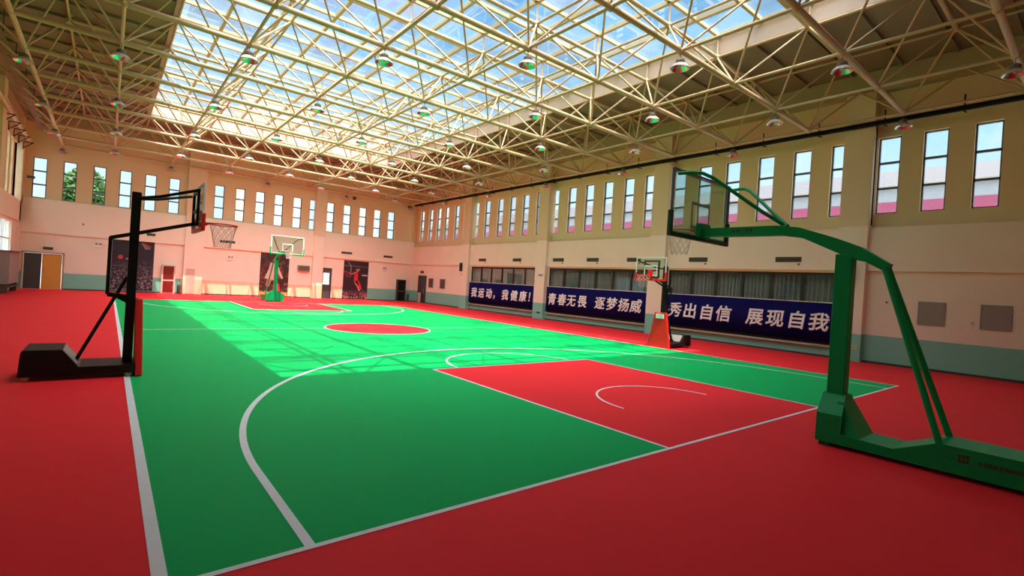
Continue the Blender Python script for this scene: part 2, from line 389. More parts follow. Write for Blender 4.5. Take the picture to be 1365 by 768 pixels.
# ---- skylight
sk = thing('window_1', (7.5, 14, GZ), label='long glazed roof skylight over the court, gridded with cream mullions', cat='skylight', kind='structure')
def lp(p, o): return tuple(Vector(p)-Vector(o))
O_ = (7.5, 14, GZ)
x = SX0
XM = [1.08+1.425*i for i in range(0, 11)]; YM = [31.22-1.425*i for i in range(0, 22)]
for x in XM: MB().box(lp((x-.055, SY0, GZ-.04), O_), lp((x+.055, SY1, GZ+.10), O_), m_mull).build('mullion', sk)
for y in YM: MB().box(lp((SX0, y-.05, GZ-.02), O_), lp((SX1, y+.05, GZ+.09), O_), m_mull).build('mullion', sk)
g = MB().poly([lp(p, O_) for p in ((SX0-.1, SY0-.1, GZ+.11), (SX1+.1, SY0-.1, GZ+.11), (SX1+.1, SY1+.1, GZ+.11), (SX0-.1, SY1+.1, GZ+.11))], m_sky_glass)
g.build('skylight_pane', sk)

# ---- slot windows
n_win = 1
def slot_window(axis, plane, c, w_, z0, z1, label, out):
    global n_win; n_win += 1
    h = z1-z0; f = MB(); d = .04; t = .045
    def bx(mb, u0_, u1_, a, b, dd, m):
        if axis == 'x': mb.box((-dd, u0_, a), (dd, u1_, b), m)
        else: mb.box((u0_, -dd, a), (u1_, dd, b), m)
    bx(f, -w_/2, -w_/2+t, 0, h, d, m_alu); bx(f, w_/2-t, w_/2, 0, h, d, m_alu)
    bx(f, -w_/2, w_/2, 0, t, d, m_alu); bx(f, -w_/2, w_/2, h-t, h, d, m_alu)
    for k in (1, 2): bx(f, -w_/2, w_/2, h*k/3-.04, h*k/3+.04, d, m_alu)
    loc = (plane+out, c, z0) if axis == 'x' else (c, plane+out, z0)
    o = f.build('window_%d' % n_win, loc=loc)
    struct(o, label, 'window')
    p = MB(); bx(p, -w_/2+.01, w_/2-.01, .01, h-.01, .004, m_glass); p.build('pane', o)
BN = {1: 'nearest bay', 2: 'second bay from the viewer', 3: 'middle bay', 4: 'fourth bay', 5: 'farthest bay'}
for b, cs in bays_r.items():
    for i, c_ in enumerate(cs):
        slot_window('x', XRU, c_, WW, ZR0, ZR1, 'tall slot window high in right wall, %s, %s from its far end' % (BN[b], ORD[i+1]), .14)
for i, c_ in enumerate(XW):
    lbl = 'tall slot window high in far wall, %s from the left' % ORD[i+1] if i < 17 else 'tall slot window high in far wall, last on the right'
    slot_window('y', YBU, c_, WB, ZB0, ZB1, lbl, .14)
for i, c_ in enumerate(LWIN):
    slot_window('x', XLU, c_, .8, 5.0, 8.0, 'tall slot window high in left wall, %s from the far corner' % ORD[i+1], -.14)
# low window on left wall
n_win += 1
f = MB()
for k in range(4): f.box((-.03, -1.85+k*1.2333-.03, 0), (.03, -1.85+k*1.2333+.03, 1.75), m_white)
for z in (0, .85, 1.75): f.box((-.03, -1.85, z-.03), (.03, 1.85, z+.03), m_white)
o = struct(f.build('window_%d' % n_win, loc=(XL-.2, 31.45, 1.85)), 'white framed low window in the left wall', 'window')
MB().box((-.004, -1.84, .01), (.004, 1.84, 1.74), m_glass).build('pane', o)

# ---- low curtained windows behind the banners
low_names = ['nearest the green hoop', 'in the middle', 'farthest away']
for i, (a, b) in enumerate(LOWR):
    n_win += 1; z0, z1 = .44, 3.12; L_ = b-a; n = 6
    f = MB()
    for k in range(n+1):
        y = -L_/2+L_*k/n
        f.box((-.03, y-.06, 0), (.03, y+.06, z1-z0), m_frame)
    for z in (.03, z1-z0-.06): f.box((-.03, -L_/2, z-.05), (.03, L_/2, z+.06), m_frame)
    f.box((-.025, -L_/2, 1.3), (.025, L_/2, 1.35), m_frame)
    o = struct(f.build('window_%d' % n_win, loc=(XR+.2, (a+b)/2, z0)), 'wide dark framed low window in right wall, %s' % low_names[i], 'window')
    MB().box((-.004, -L_/2, .02), (.004, L_/2, z1-z0-.02), m_glass).build('pane', o)
    # stone sill
    n_s = MB().box((-.24, -L_/2+.02, -.07), (.06, L_/2-.02, 0), m_ledge); n_s.build('window_sill', o)
    # guard rail bars in front of glass, under banner
    g = MB(); g.tube([(-.13, -L_/2+.05, .22), (-.13, L_/2-.05, .22)], .012, m_frame, 6)
    k = 0
    while -L_/2+.1+k*.16 < L_/2-.05:
        y = -L_/2+.1+k*.16; g.tube([(-.13, y, 0), (-.13, y, .25)], .009, m_frame, 5); k += 1
    g.build('guard_rail', o)
    # curtain (pleated)
    cm = MB(); npl = int(L_*48); pts = []
    for q in range(npl+1):
        y = a+.03+(L_-.06)*q/npl; ph = q*.75+1.1*math.sin(q*.13+i)
        pts.append((XR+.39+.10*math.sin(ph), y))
    vs = [(x_, y_, .5) for x_, y_ in pts]+[(x_, y_, 3.08) for x_, y_ in pts]; k = len(pts)
    cm.add(vs, [(q, q+1, k+q+1, k+q) for q in range(k-1)], m_curtain, True)
    o = cm.build('curtain'); sol = o.modifiers.new('thick', 'SOLIDIFY'); sol.thickness = .004
    tag(o, 'grey pleated curtain behind the low window %s' % low_names[i], 'curtain', 'curtains behind the low windows')
    
# dark backing wall behind curtains so the room stays closed
trim(MB().box((XR+.5, 3.0, .3), (XR+.58, 27, 3.3), m_wall), 'backing panel behind the curtained low windows', 'panel')

# ------------------------------------------------------------------ roof truss (space frame)
DX = 2.85; NX0, NY0, ZBOT, ZTOP = 5.35, 1.30, 8.35, 10.08
def bn(c, r):
    x = NX0+c*DX
    if c == -3: x += .52
    if c == 5: x -= .05
    y = NY0+r*DX
    if r == 12: y = 35.3
    return Vector((x, y, ZBOT))
def tn(c, r): return Vector((NX0+(c+.5)*DX, NY0+(r+.5)*DX, ZTOP))
CS, RS = range(-3, 6), range(-3, 13)
TC, TR = range(-3, 5), range(-3, 12)
TO = Vector((7.5, 14, ZBOT))
truss = thing('roof_truss', TO, label='cream tubular space frame truss carrying the whole roof above the court', cat='roof truss')
for r in RS:
    MB().tube([bn(c, r)-TO for c in CS], .075 if r < 12 else .05, m_truss, 10).build('bottom_chord', truss)
for c_ in CS:
    MB().tube([bn(c_, r)-TO for r in RS], .045 if c_ not in (-3,) else .07, m_truss, 8).build('bottom_tie', truss)
for r in TR: MB().tube([tn(c, r)-TO for c in TC], .065, m_truss, 10).build('top_chord', truss)
for c_ in TC: MB().tube([tn(c_, r)-TO for r in TR], .042, m_truss, 8).build('top_tie', truss)
br = []
for c_ in TC:
    for r in TR:
        for dc in (0, 1):
            for dr in (0, 1): br.append((tn(c_, r), bn(c_+dc, r+dr), .032))
for r in range(-3, 12):                                    # bearing struts on the side walls
    yb = (bn(5, r).y+bn(5, r+1).y)/2
    for q in (r, r+1):
        br.append((Vector((20.02, yb, 9.5)), bn(5, q), .035)); br.append((Vector((XL+.05, yb, 9.5)), bn(-3, q), .035))
def key(b):
    m = (b[0]+b[1])/2; return (0 if in_view(m) else 1, (m-CAMP).length)
br.sort(key=key)
for a, b, r_ in br[:100]: MB().tube([a-TO, b-TO], r_, m_truss, 6).build('web_brace', truss)
rest = MB()
for a, b, r_ in br[100:]: rest.tube([a-TO, b-TO], r_, m_truss, 6)
tag(rest.build('web_brace', truss), kind='stuff')
nodes = [bn(c, r) for c in CS for r in RS]+[tn(c, r) for c in TC for r in TR]
nodes.sort(key=lambda p: (0 if in_view(p) else 1, (p-CAMP).length))
def ball(mb, p):
    prof = [(.105*math.sin(PI*i/6), -.105*math.cos(PI*i/6)) for i in range(7)]
    mb.lathe(prof, m_truss, 10, tuple(p))
for p in nodes[:100]:
    b = MB(); ball(b, p-TO); b.build('node_joint', truss)
rest = MB()
for p in nodes[100:]: ball(rest, p-TO)
tag(rest.build('node_joint', truss), kind='stuff')
posts = []
for c_ in TC:
    for r in TR:
        p = tn(c_, r)
        inside = SX0-.1 < p.x < SX1+.1 and SY0-.1 < p.y < SY1+.1
        if c_ in (-2, 3): q = p+Vector((0, 0, .66))
        elif inside: q = Vector((p.x, p.y, GZ))
        else: q = Vector((p.x, p.y, ZC))
        posts.append((p, q))
posts.sort(key=lambda b: (0 if in_view(b[0]) else 1, (b[0]-CAMP).length))
for p, q in posts[:90]: MB().tube([p-TO, q-TO], .035, m_truss, 6).lathe([(.0, 0), (.1, 0), (.1, -.02), (0, -.02)], m_truss, 8, tuple(q-TO)).build('purlin_post', truss)

# ------------------------------------------------------------------ high-bay lamps
def make_lamp():
    root = thing('pendant_lamp')
    MB().tube([(0, 0, -.07), (0, 0, -.24)], .008, m_dark, 6).build('hanger_rod', root)
    MB().lathe([(.0, -.22), (.08, -.22), (.115, -.25), (.125, -.34), (.115, -.35), (0, -.35)], m_house, 16).build('ballast_housing', root)
    prof = [(.11, -.345), (.15, -.36), (.2, -.40), (.24, -.455), (.25, -.475)]
    MB().lathe(prof, m_shade, 20).build('lamp_shade', root)
    inner = [(.0, -.352), (.1, -.356), (.145, -.37), (.19, -.408), (.232, -.458), (.25, -.475)]
    MB().lathe(inner, m_refl, 20).build('reflector', root)
    MB().lathe([(0, -.35), (.025, -.355), (.03, -.38), (.035, -.41), (.025, -.44), (0, -.45)], m_white, 10).build('bulb', root)
    return root
lamp0 = make_lamp(); used = False
xo = {5: 'nearest the right wall', 4: 'second from the right wall', 3: 'third from the right wall', 2: 'fourth from the right wall', 1: 'fifth from the right wall',
      0: 'fourth from the left wall', -1: 'third from the left wall', -2: 'second from the left wall', -3: 'nearest the left wall'}
for r in range(-3, 13):
    for c_ in CS:
        if (r+c_) % 2 == 0: continue
        p = bn(c_, r)
        if not in_view(p-Vector((0, 0, .4)), 15): continue
        if used: o = copy_tree(lamp0)
        else: o = lamp0; used = True
        o.location = p; o.rotation_euler = (0, 0, random.uniform(0, 6))
        o['label'] = 'bell lamp under %s truss chord from far wall, node %s' % (ORD[13-r], xo[c_])
        o['category'] = 'lamp'; o['group'] = 'bell lamps hanging from the roof truss'

# ------------------------------------------------------------------ pipes along the walls
pp = thing('sprinkler_pipe', (19.9, 14, 8.27), label='black pipe on hangers running along the top of the right wall', cat='pipe')
MB().tube([(0, -21.5, 0), (0, 21.2, 0)], .085, m_blackpipe, 10).build('pipe_run', pp)
y = -4.2
while y < 34.5:
    MB().tube([(0, y-14, -.12), (0, y-14, .42)], .022, m_blackpipe, 6).tube([(-.0, y-14, -.1), (.3, y-14, -.06)], .02, m_blackpipe, 6).build('hanger', pp)
    y += 2.03
MB().tube([(.02, 2.12-14, -.05), (.1, 2.12-14, -.3), (.12, 2.12-14, -3.5)], .022, m_blackpipe, 6).build('drop_pipe', pp)
pp = thing('heating_pipe', (XL+.25, 20, 8.2), label='cream pipe on black brackets running along the top of the left wall', cat='pipe')
MB().tube([(0, -27, 0), (0, 15.2, 0)], .09, m_truss, 10).build('pipe_run', pp)
for y in (27.9, 29.6, 31.3, 33.0, 34.7):
    b = MB(); b.bar((-.24, y-20, -.13), (.18, y-20, -.13), .04, .04, m_blackpipe); b.bar((-.24, y-20, -.5), (.15, y-20, -.13), .035, .035, m_blackpipe)
    b.bar((-.235, y-20, -.13), (-.235, y-20, -.55), .035, .035, m_blackpipe); b.build('bracket', pp)
pp = thing('cable_tray', (XL+.75, 20, 9.0), label='long brown cable tray hung near the left wall under the roof', cat='cable tray')
MB().box((-.15, -27, -.05), (.15, 15.2, .05), m_ceil).build('tray', pp)
for y in range(-6, 36, 3): MB().tube([(0, y-20, 0), (0, y-20, 1.2)], .012, m_blackpipe, 5).build('hanger', pp)

# ------------------------------------------------------------------ basketball stands
def rim_and_net(root, cy, z, net_len=.42, net_m=None, back=.16, rimm=None):
    rimm = rimm or m_rim; net_m = net_m or m_net
    R = .228
    rim = MB().tube([(R*math.cos(2*PI*i/28), cy+R*math.sin(2*PI*i/28), z) for i in range(28)], .011, rimm, 8, True)
    rim.prism([(cy-R-back, z-.1), (cy-R-back+.02, z-.1), (cy-R+.01, z-.012), (cy-R+.01, z+.012), (cy-R-back, z+.012)], -.05, .05, rimm)
    rim.bar((-.05, cy-R-back+.06, z), (-.15, cy-.16, z), .02, .02, rimm); rim.bar((.05, cy-R-back+.06, z), (.15, cy-.16, z), .02, .02, rimm)
    o = rim.build('rim', root)
    n = MB(); K = 10; rows = 5
    def P(k, j):
        t = j/rows; rr = R*(1-.42*t**.8); a = 2*PI*(k+.5*(j % 2))/K
        return (rr*math.cos(a), cy+rr*math.sin(a), z-net_len*t)
    for k in range(K):
        for j in range(rows):
            if j % 2 == 0:
                n.tube([P(k, j), P(k, j+1)], (.0055 if net_m is m_net else .0045), net_m, 4); n.tube([P(k, j), P(k-1, j+1)], (.0055 if net_m is m_net else .0045), net_m, 4)
            else:
                n.tube([P(k, j), P(k, j+1)], (.0055 if net_m is m_net else .0045), net_m, 4); n.tube([P(k, j), P(k+1, j+1)], (.0055 if net_m is m_net else .0045), net_m, 4)
    n.build('net', o)

def frame_rect(mb, x0, x1, z0, z1, y0, y1, t, m):
    mb.box((x0, y0, z0), (x0+t, y1, z1), m); mb.box((x1-t, y0, z0), (x1, y1, z1), m)
    mb.box((x0+t, y0, z0), (x1-t, y1, z0+t), m); mb.box((x0+t, y0, z1-t), (x1-t, y1, z1), m)

def green_stand(loc, rz, label, light=False, pw_=1.0):
    root = thing('basketball_hoop_stand', loc, rz, label=label, cat='basketball hoop', group='green basketball stands')
    g = m_green_steel
    # base box: stepped side profile (front at +y); local y = world Y + 1.0
    prof = [(.10, .05), (.10, .20), (-.75, .17), (-1.17, .36), (-2.25, .36), (-2.25, .05)]
    b = MB().prism(prof, -.32, .32, g)
    # pedestal: sloped front wedge wrapped round the pole foot
    pd = MB()
    k_ = [(-.325*pw_, .05), (-.325*pw_, .43), (-.11*pw_**.5, .69), (.11*pw_**.5, .69), (.325*pw_, .43), (.325*pw_, .05)]
    pd.add([(x_, .11, z_) for x_, z_ in k_]+[(x_*(.99 if z_ < .6 else .95), -.16 if z_ > .6 else -.19, z_) for x_, z_ in k_],
           [(0,1,2,3,4,5), (11,10,9,8,7,6)]+[(q, (q+1) % 6, 6+(q+1) % 6, 6+q) for q in range(6)], g)
    pd.add([(-.2, -.17, .6), (.2, -.17, .6), (.3, -.4, .16), (-.3, -.4, .16), (-.2, -.1, .6), (.2, -.1, .6), (.3, -.1, .16), (-.3, -.1, .16)],
           [(0,1,2,3), (4,5,6,7), (0,4,7,3), (1,2,6,5), (0,1,5,4), (3,2,6,7)], g)
    pd.build('pedestal', root)
    pole = MB().box((-.09, -.125, .6), (.09, .085, 2.6), g); pole.box((-.12, -.15, .66), (.12, .11, .69), g)
    pole.build('pole', root, bevel=.012)
    arm = MB().prism([(2.16, 2.92), (2.16, 3.06), (.9, 3.045), (.58, 3.0), (.13, 2.84), (-.2, 2.70), (-.54, 2.47), (-.5, 2.36), (-.28, 2.49), (-.12, 2.53), (.07, 2.62), (.54, 2.85), (.84, 2.9)], -.085, .085, g)
    # printed marks on the arm side and on the base side (too small to read in full)
    for s in (-1, 1):
        mk = arm
        for k, (u, w_, h_) in enumerate(((1.26, .05, .05), (1.33, .04, .06), (1.40, .015, .07), (1.46, .06, .05), (1.54, .05, .06))):
            mk.box((s*.0865-.001, u, 2.985-h_/2), (s*.0865+.001, u+w_*.35, 2.985+h_/2), m_mark)
            mk.box((s*.0865-.001, u, 2.985+h_/2-.014), (s*.0865+.001, u+w_, 2.985+h_/2), m_mark)
            mk.box((s*.0865-.001, u+.006, 2.985-.006), (s*.0865+.001, u+w_, 2.985+.006), m_mark)
        mb2 = b; x_ = s*.3215
        for q in range(3): mb2.box((x_-.001, -1.36-.034*q, .20), (x_+.001, -1.375-.034*q, .28), m_mark)
        mb2.box((x_-.001, -1.35, .272), (x_+.001, -1.45, .285), m_mark); mb2.box((x_-.001, -1.35, .2), (x_+.001, -1.45, .212), m_mark)
        for q in range(9):
            y_ = -1.53-.042*q
            mb2.box((x_-.001, y_, .205), (x_+.001, y_-.008, .255), m_mark); mb2.box((x_-.001, y_, .243), (x_+.001, y_-.03, .253), m_mark)
            mb2.box((x_-.001, y_, .222), (x_+.001, y_-.03, .230), m_mark); mb2.box((x_-.001, y_-.024, .205), (x_+.001, y_-.031, .235), m_mark)
        b.add([(x_, -1.935, .17), (x_, -1.995, .17), (x_, -2.0, .25), (x_, -1.985, .31), (x_, -1.955, .31), (x_, -1.935, .24)], [(0,1,2,3,4,5)], m_markred)
    arm_o = arm.build('arm', root); base = b.build('base', root)
    sk_ = MB()
    for y in (-2.2, .02): sk_.box((-.28, y-.06, 0), (.28, y+.06, .06), g)
    sk_.build('skid', base)
    for s in (-1, 1): MB().tube([(s*.07, -.49, 2.42), (s*.28, -1.18, .34)], .038, g, 10).build('rear_strut', root)
    for s in (-1, 1):
        MB().tube([(s*.07, .8, 3.05), (s*.25, 1.05, 3.24), (s*.62, 1.66, 3.76), (s*.70, 1.8, 3.84), (s*.78, 1.95, 3.86), (s*.84, 2.15, 3.86)], .028, g, 10).build('brace_tube', root)
    MB().tube([(-.07, .95, 2.96), (.07, .95, 2.96)], .05, g, 10).build('pivot_bolt', arm_o)
    # backboard
    y0 = 2.20
    bd = MB().box((-.9, y0-.006, 2.9), (.9, y0+.006, 3.95), m_board_glass).build('backboard', root)
    fr = MB(); frame_rect(fr, -.905, .905, 2.895, 3.955, y0-.025, y0+.015, .028, m_alu if not light else m_white); fr.build('board_frame', bd)
    ln = MB(); frame_rect(ln, -.295, .295, 3.05, 3.5, y0+.0065, y0+.0085, .05, m_line); frame_rect(ln, -.87, .87, 2.93, 3.92, y0+.0065, y0+.0085, .022, m_line)
    ln.build('target_lines', bd)
    pad = MB(); pg = m_green_pad if not light else m_green_steel
    pad.box((-.94, y0-.04, 2.85), (.94, y0+.035, 2.925), pg); pad.box((-.94, y0-.04, 2.9), (-.87, y0+.035, 3.27), pg); pad.box((.87, y0-.04, 2.9), (.94, y0+.035, 3.27), pg)
    pad.build('edge_padding', bd, bevel=.015)
    MB().box((-.16, 2.1, 2.9), (.16, y0-.01, 3.14), g).build('board_mount', root)
    rim_and_net(root, y0+.375, 3.05)
    return root
green_stand((7.53, -1.0, 0), 0, 'large green basketball stand close to the viewer on the right')
green_stand((7.67, 29.4, 0), PI, 'small-looking green basketball stand in front of the far wall poster', light=True, pw_=1.6)

def mobile_stand(loc, rz, label, zoff, padm, netm, rimh):
    root = thing('portable_hoop_stand', loc, rz, label=label, cat='basketball hoop', group='portable basketball stands with black poles')
    k = m_black; z = zoff
    base = MB().prism([(.10, .07), (.10, .2), (-.60, .2), (-.80, .47), (-1.24, .47), (-1.26, .42), (-1.28, .07)], -.42, .42, k).build('base', root, bevel=.012)
    pl_ = MB().add([(-.36, -.622, .232), (.36, -.622, .232), (.36, -.792, .462), (-.36, -.792, .462)], [(0,1,2,3)], m_panelgrey); pl_.build('instruction_plate', base)
    for sx in (-.36, .36):
        for y in (-1.2, .02):
            MB().lathe([(0, -.016), (.045, -.016), (.05, -.01), (.05, .01), (.045, .016), (0, .016)], m_wheel, 14, (sx, y, .05), 'X').build('wheel', base)
    MB().box((-.065, -.065, .2), (.065, .065, 3.05+z), k).build('pole', root, bevel=.008)
    la = MB()
    for s in (-1, 1): la.bar((s*.09, -.31, 2.25+z), (s*.09, .86, 2.63+z), .03, .055, k)
    la.build('lower_arm', root)
    for s in (-1, 1):
        MB().tube([(s*.07, .02, 2.95+z), (s*.24, .3, 3.0+z), (s*.57, .84, 3.17+z)], .026, k, 8).build('upper_arm', root)
    hb = MB()
    for s in (-1, 1): hb.bar((s*.08, -.31, 2.25+z), (s*.08, -.31, 1.32), .03, .05, k)
    hb.box((-.1, -.33, 2.2+z), (.1, -.29, 2.27+z), k); hb.bar((0, -.31, 1.32), (0, .02, 1.27), .14, .07, k); hb.bar((0, -.2, 1.30), (0, .0, 1.18), .1, .06, k)
    hb.build('lift_handle', root)
    MB().bar((0, -.06, 1.62), (0, -.66, .22), .06, .05, k).tube([(-.1, -.65, .24), (.1, -.65, .24)], .03, k, 8).build('diagonal_brace', root)
    # tapered front pad
    pd = MB().add([(-.46*padm[1], .1, .01), (.46*padm[1], .1, .01), (.46*padm[1], .2, .01), (-.46*padm[1], .2, .01),
                   (-.24*padm[1], .066, 1.27), (.24*padm[1], .066, 1.27), (.24*padm[1], .16, 1.27), (-.24*padm[1], .16, 1.27)],
                  [(0,3,2,1),(4,5,6,7),(0,1,5,4),(1,2,6,5),(2,3,7,6),(3,0,4,7)], m_redpad).build('front_pad', root, bevel=.02)
    if padm[0]:
        MB().box((-.16, .165, 1.05), (.16, .195, 1.22), m_white).build('pad_label', pd)
    # backboard
    y0, b0, b1, hw = .9, 2.52+z, 3.30+z, .62
    bd = MB().box((-hw, y0-.005, b0), (hw, y0+.005, b1), m_board_glass).build('backboard', root)
    fr = MB(); frame_rect(fr, -hw-.005, hw+.005, b0-.005, b1+.005, y0-.02, y0+.012, .035, m_white); fr.build('board_frame', bd)
    H = MB(); frame_rect(H, -.32, .32, b0+.06, b1-.1, y0-.07, y0-.03, .05, k); H.box((-.32, y0-.07, b0+.3), (.32, y0-.03, b0+.35), k); H.build('support_frame', bd)
    ln = MB(); frame_rect(ln, -.27, .27, b0+.13, b0+.5, y0+.0055, y0+.008, .035, m_line); ln.build('target_lines', bd)
    pad = MB(); pr = m_redpad
    pad.box((-hw-.03, y0-.03, b0-.04), (hw+.03, y0+.03, b0+.03), pr); pad.box((-hw-.03, y0-.03, b0), (-hw+.03, y0+.03, b0+.26), pr); pad.box((hw-.03, y0-.03, b0), (hw+.03, y0+.03, b0+.26), pr)
    pad.build('edge_padding', bd, bevel=.012)
    MB().box((-.09, y0+.01, 2.58+z), (.09, y0+.04, 2.86+z), m_redpad).build('rim_plate', root)
    rim_and_net(root, y0+.40, 2.66+z, net_m=netm, rimm=m_redpad)
    return root
mobile_stand((-.04, 7.1, 0), -PI/2, 'black wheeled basketball stand on the left sideline', 0.0, (False, .95), m_netdark, 2.66)
mobile_stand((15.3, 7.02, 0), PI/2, 'wheeled basketball stand with red padded front by the right wall', -.11, (True, 1.0), m_netdark, 2.55)

# ------------------------------------------------------------------ banners
def text_mesh(s, size, m, name, parent, loc, rot, bold=.016, shear=.12, xs=1.0):
    cu = bpy.data.curves.new(name, 'FONT'); cu.body = s; cu.size = size; cu.bevel_depth = bold; cu.bevel_resolution = 0; cu.shear = shear
    cu.extrude = .003; cu.align_x = 'CENTER'; cu.align_y = 'CENTER'; cu.resolution_u = 3
    tmp = bpy.data.objects.new(name, cu); COL.objects.link(tmp); bpy.context.view_layer.update()
    me = bpy.data.meshes.new_from_object(tmp.evaluated_get(bpy.context.evaluated_depsgraph_get()))
    bpy.data.objects.remove(tmp); bpy.data.curves.remove(cu)
    me.materials.clear(); me.materials.append(m); me.name = name
    o = bpy.data.objects.new(name, me); COL.objects.link(o); o.parent = parent; o.location = loc; o.rotation_euler = rot
    o.scale = (xs, 1, 1)
    return o
BAN = [((3.15, 10.2), [('秀', 9.56), ('出', 8.8), ('自', 8.0), ('信', 7.23), ('展', 5.91), ('现', 5.12), ('自', 4.33), ('我', 3.57)], 'nearest banner of the three'),
       ((11.2, 18.45), [('青', 17.75), ('春', 16.93), ('无', 16.18), ('畏', 15.35), ('逐', 14.08), ('梦', 13.28), ('扬', 12.5), ('威', 11.76)], 'middle banner of the three'),
       ((19.45, 26.75), [('我', 25.8), ('运', 24.92), ('动', 24.0), ('，', 23.2), ('我', 22.22), ('健', 21.28), ('康', 20.41), ('！', 19.6)], 'farthest banner of the three')]
XBN = 20.22
for i, ((a, b), chars, nm) in enumerate(BAN):
    root = thing('wall_banner', (XBN, (a+b)/2, .54), label='navy banner with white brush characters over a low window, %s' % nm, cat='banner', group='navy slogan banners on the right wall')
    L_ = b-a; cl_ = MB(); n = 60; vs = []
    for q in range(n+1):
        y = -L_/2+L_*q/n; dx = .012*math.sin(q*.7+i)+.008*math.sin(q*.31)
        vs += [(dx, y, 0), (dx*.4, y, 1.46)]
    cl_.add(vs, [(2*q, 2*q+2, 2*q+3, 2*q+1) for q in range(n)], m_banner, True)
    o = cl_.build('cloth', root); so = o.modifiers.new('thick', 'SOLIDIFY'); so.thickness = .006; so.offset = 0
    MB().tube([(0, -L_/2, 1.46), (0, L_/2, 1.46)], .016, m_white, 8).build('top_rail', root)
    for ch, yc in chars:
        yc = -3.445+(yc+3.445)*1.0098
        sz = .71
        text_mesh(ch, sz, m_letter, 'lettering', root, (-.028, yc-(a+b)/2, .68), (PI/2, 0, -PI/2), xs=1.0)

# ------------------------------------------------------------------ fittings on the walls
def wall_thing(name, mb, label, cat, group=None, bevel=0): return tag(mb.build(name, bevel=bevel), label, cat, group)
VY = [(4.35, 5.3, 'third'), (8.2, 9.1, 'fourth'), (11.75, 12.6, 'fifth'), (14.5, 15.35, 'sixth'), (17.15, 18.05, 'seventh'), (21.0, 21.85, 'eighth'), (24.85, 25.7, 'ninth')]
for i, (a, b, _) in enumerate(VY):
    t = thing('air_vent', (XR, (a+b)/2, 3.5), label='dark louvred vent on the right wall belt, %s from the near end' % ORD[i+1], cat='vent', group='vents on the right wall belt')
    hw = (b-a)/2; f = MB(); f.box((-.02, -hw, 0), (0, hw, .2), m_vent); f.build('vent_frame', t)
    s_ = MB()
    for k in range(6): s_.bar((-.024, -hw+.02, .03+.028*k), (-.024, hw-.02, .03+.028*k), .012, .012, m_dark)
    s_.build('louvre', t)
    wall_thing('wall_socket', MB().box((XR-.02, (a+b)/2-hw+.05, 3.38), (XR, (a+b)/2-hw+.12, 3.45), m_dark), 'tiny dark socket under the %s vent from the near end of right wall' % ORD[i+1], 'socket', 'sockets under the vents')
for i, (a, b) in enumerate([(13.85, 14.7), (17.4, 18.2), (1.45, 1.9), (5.5, 6.4)]):
    t = thing('air_vent', ((a+b)/2, YB, 3.6), label='dark louvred vent on the far wall belt, %s' % ('above the dunk poster', 'near the right corner', 'above the dark left poster', 'behind the black hoop net')[i], cat='vent', group='vents on the far wall belt')
    hw = (b-a)/2; MB().box((-hw, -.02, 0), (hw, 0, .16), m_vent).build('vent_frame', t)
    s_ = MB()
    for k in range(5): s_.bar((-hw+.02, -.024, .03+.026*k), (hw-.02, -.024, .03+.026*k), .012, .012, m_dark)
    s_.build('louvre', t)
# electrical boxes at the right, near bay
for i, (a, b, lab) in enumerate([(.08, .73, 'left of a pair beside the green hoop brace'), (-1.43, -.78, 'right of a pair nearest the viewer')]):
    t = thing('electrical_box', (XR+.1, (a+b)/2, 1.49), label='flat grey electrical box on right wall, %s' % lab, cat='electrical box', group='grey electrical boxes on the near right wall')
    hw = (b-a)/2; MB().box((-.03, -hw, 0), (0, hw, .71), m_panelgrey).build('door', t, bevel=.005)
    MB().box((-.036, -hw-.02, -.02), (-.001, -hw, .73), m_panelgrey).box((-.036, hw, -.02), (-.001, hw+.02, .73), m_panelgrey).box((-.036, -hw, .71), (-.001, hw, .73), m_panelgrey).box((-.036, -hw, -.02), (-.001, hw, 0), m_panelgrey).build('frame', t)
    MB().tube([(-.03, -hw+.06, .36), (-.05, -hw+.06, .36)], .018, m_dark, 8).build('lock', t)
wall_thing('light_switch', MB().box((XR+.085, -.64, 1.58), (XR+.1, -.55, 1.68), m_curb), 'small cream switch on the wall between the two grey electrical boxes', 'switch')
wall_thing('wall_hook', MB().tube([(XR+.1, 1.6, 2.13), (XR+.04, 1.6, 2.13)], .03, m_dark, 8), 'tiny dark knob on the wall right of the near pillar', 'hook')
for i, (a, b, lab) in enumerate([(32.05, 32.75, 'left of a pair'), (30.2, 30.95, 'right of a pair')]):
    t = thing('electrical_box', (XR+.078, (a+b)/2, 1.33), label='brownish electrical box by far corner door, %s' % lab, cat='electrical box', group='electrical boxes by the far corner door')
    hw = (b-a)/2; MB().box((-.05, -hw, 0), (0, hw, .77), m_panelgrey).build('body', t); MB().box((-.058, -hw+.04, .04), (-.05, hw-.04, .73), m_vent).build('door', t)
# loudspeakers on pillars
def speaker(y, z, lab):
    t = thing('wall_speaker', (20.0, y, z), label=lab, cat='loudspeaker')
    MB().box((-.16, -.11, 0), (-.03, .11, .62), m_dark).build('cabinet', t, bevel=.01)
    MB().box((-.165, -.095, .03), (-.16, .095, .59), m_black).build('grille', t)
    MB().bar((0, 0, .3), (-.05, 0, .3), .06, .2, m_black).build('bracket', t)
    MB().lathe([(.0, 0), (.05, 0), (.05, .03), (0, .03)], m_panelgrey, 12, (-.04, 0, -.25), 'X').build('volume_knob', t)
speaker(27.55, 2.75, 'dark column speaker on the farthest right wall pillar')
speaker(2.62, 2.75, 'dark column speaker on the near pillar behind the green pole')
wall_thing('sign_box', MB().box((19.97, 18.6, 2.52), (20.0, 19.05, 2.78), m_white).box((19.965, 18.64, 2.58), (19.97, 19.01, 2.72), m_panelgrey), 'small white box sign on the pillar between the far banners', 'sign')
wall_thing('wall_socket', MB().box((19.98, 18.7, .34), (20.0, 19.0, .43), m_dark), 'dark socket low on the pillar between the far banners', 'socket')
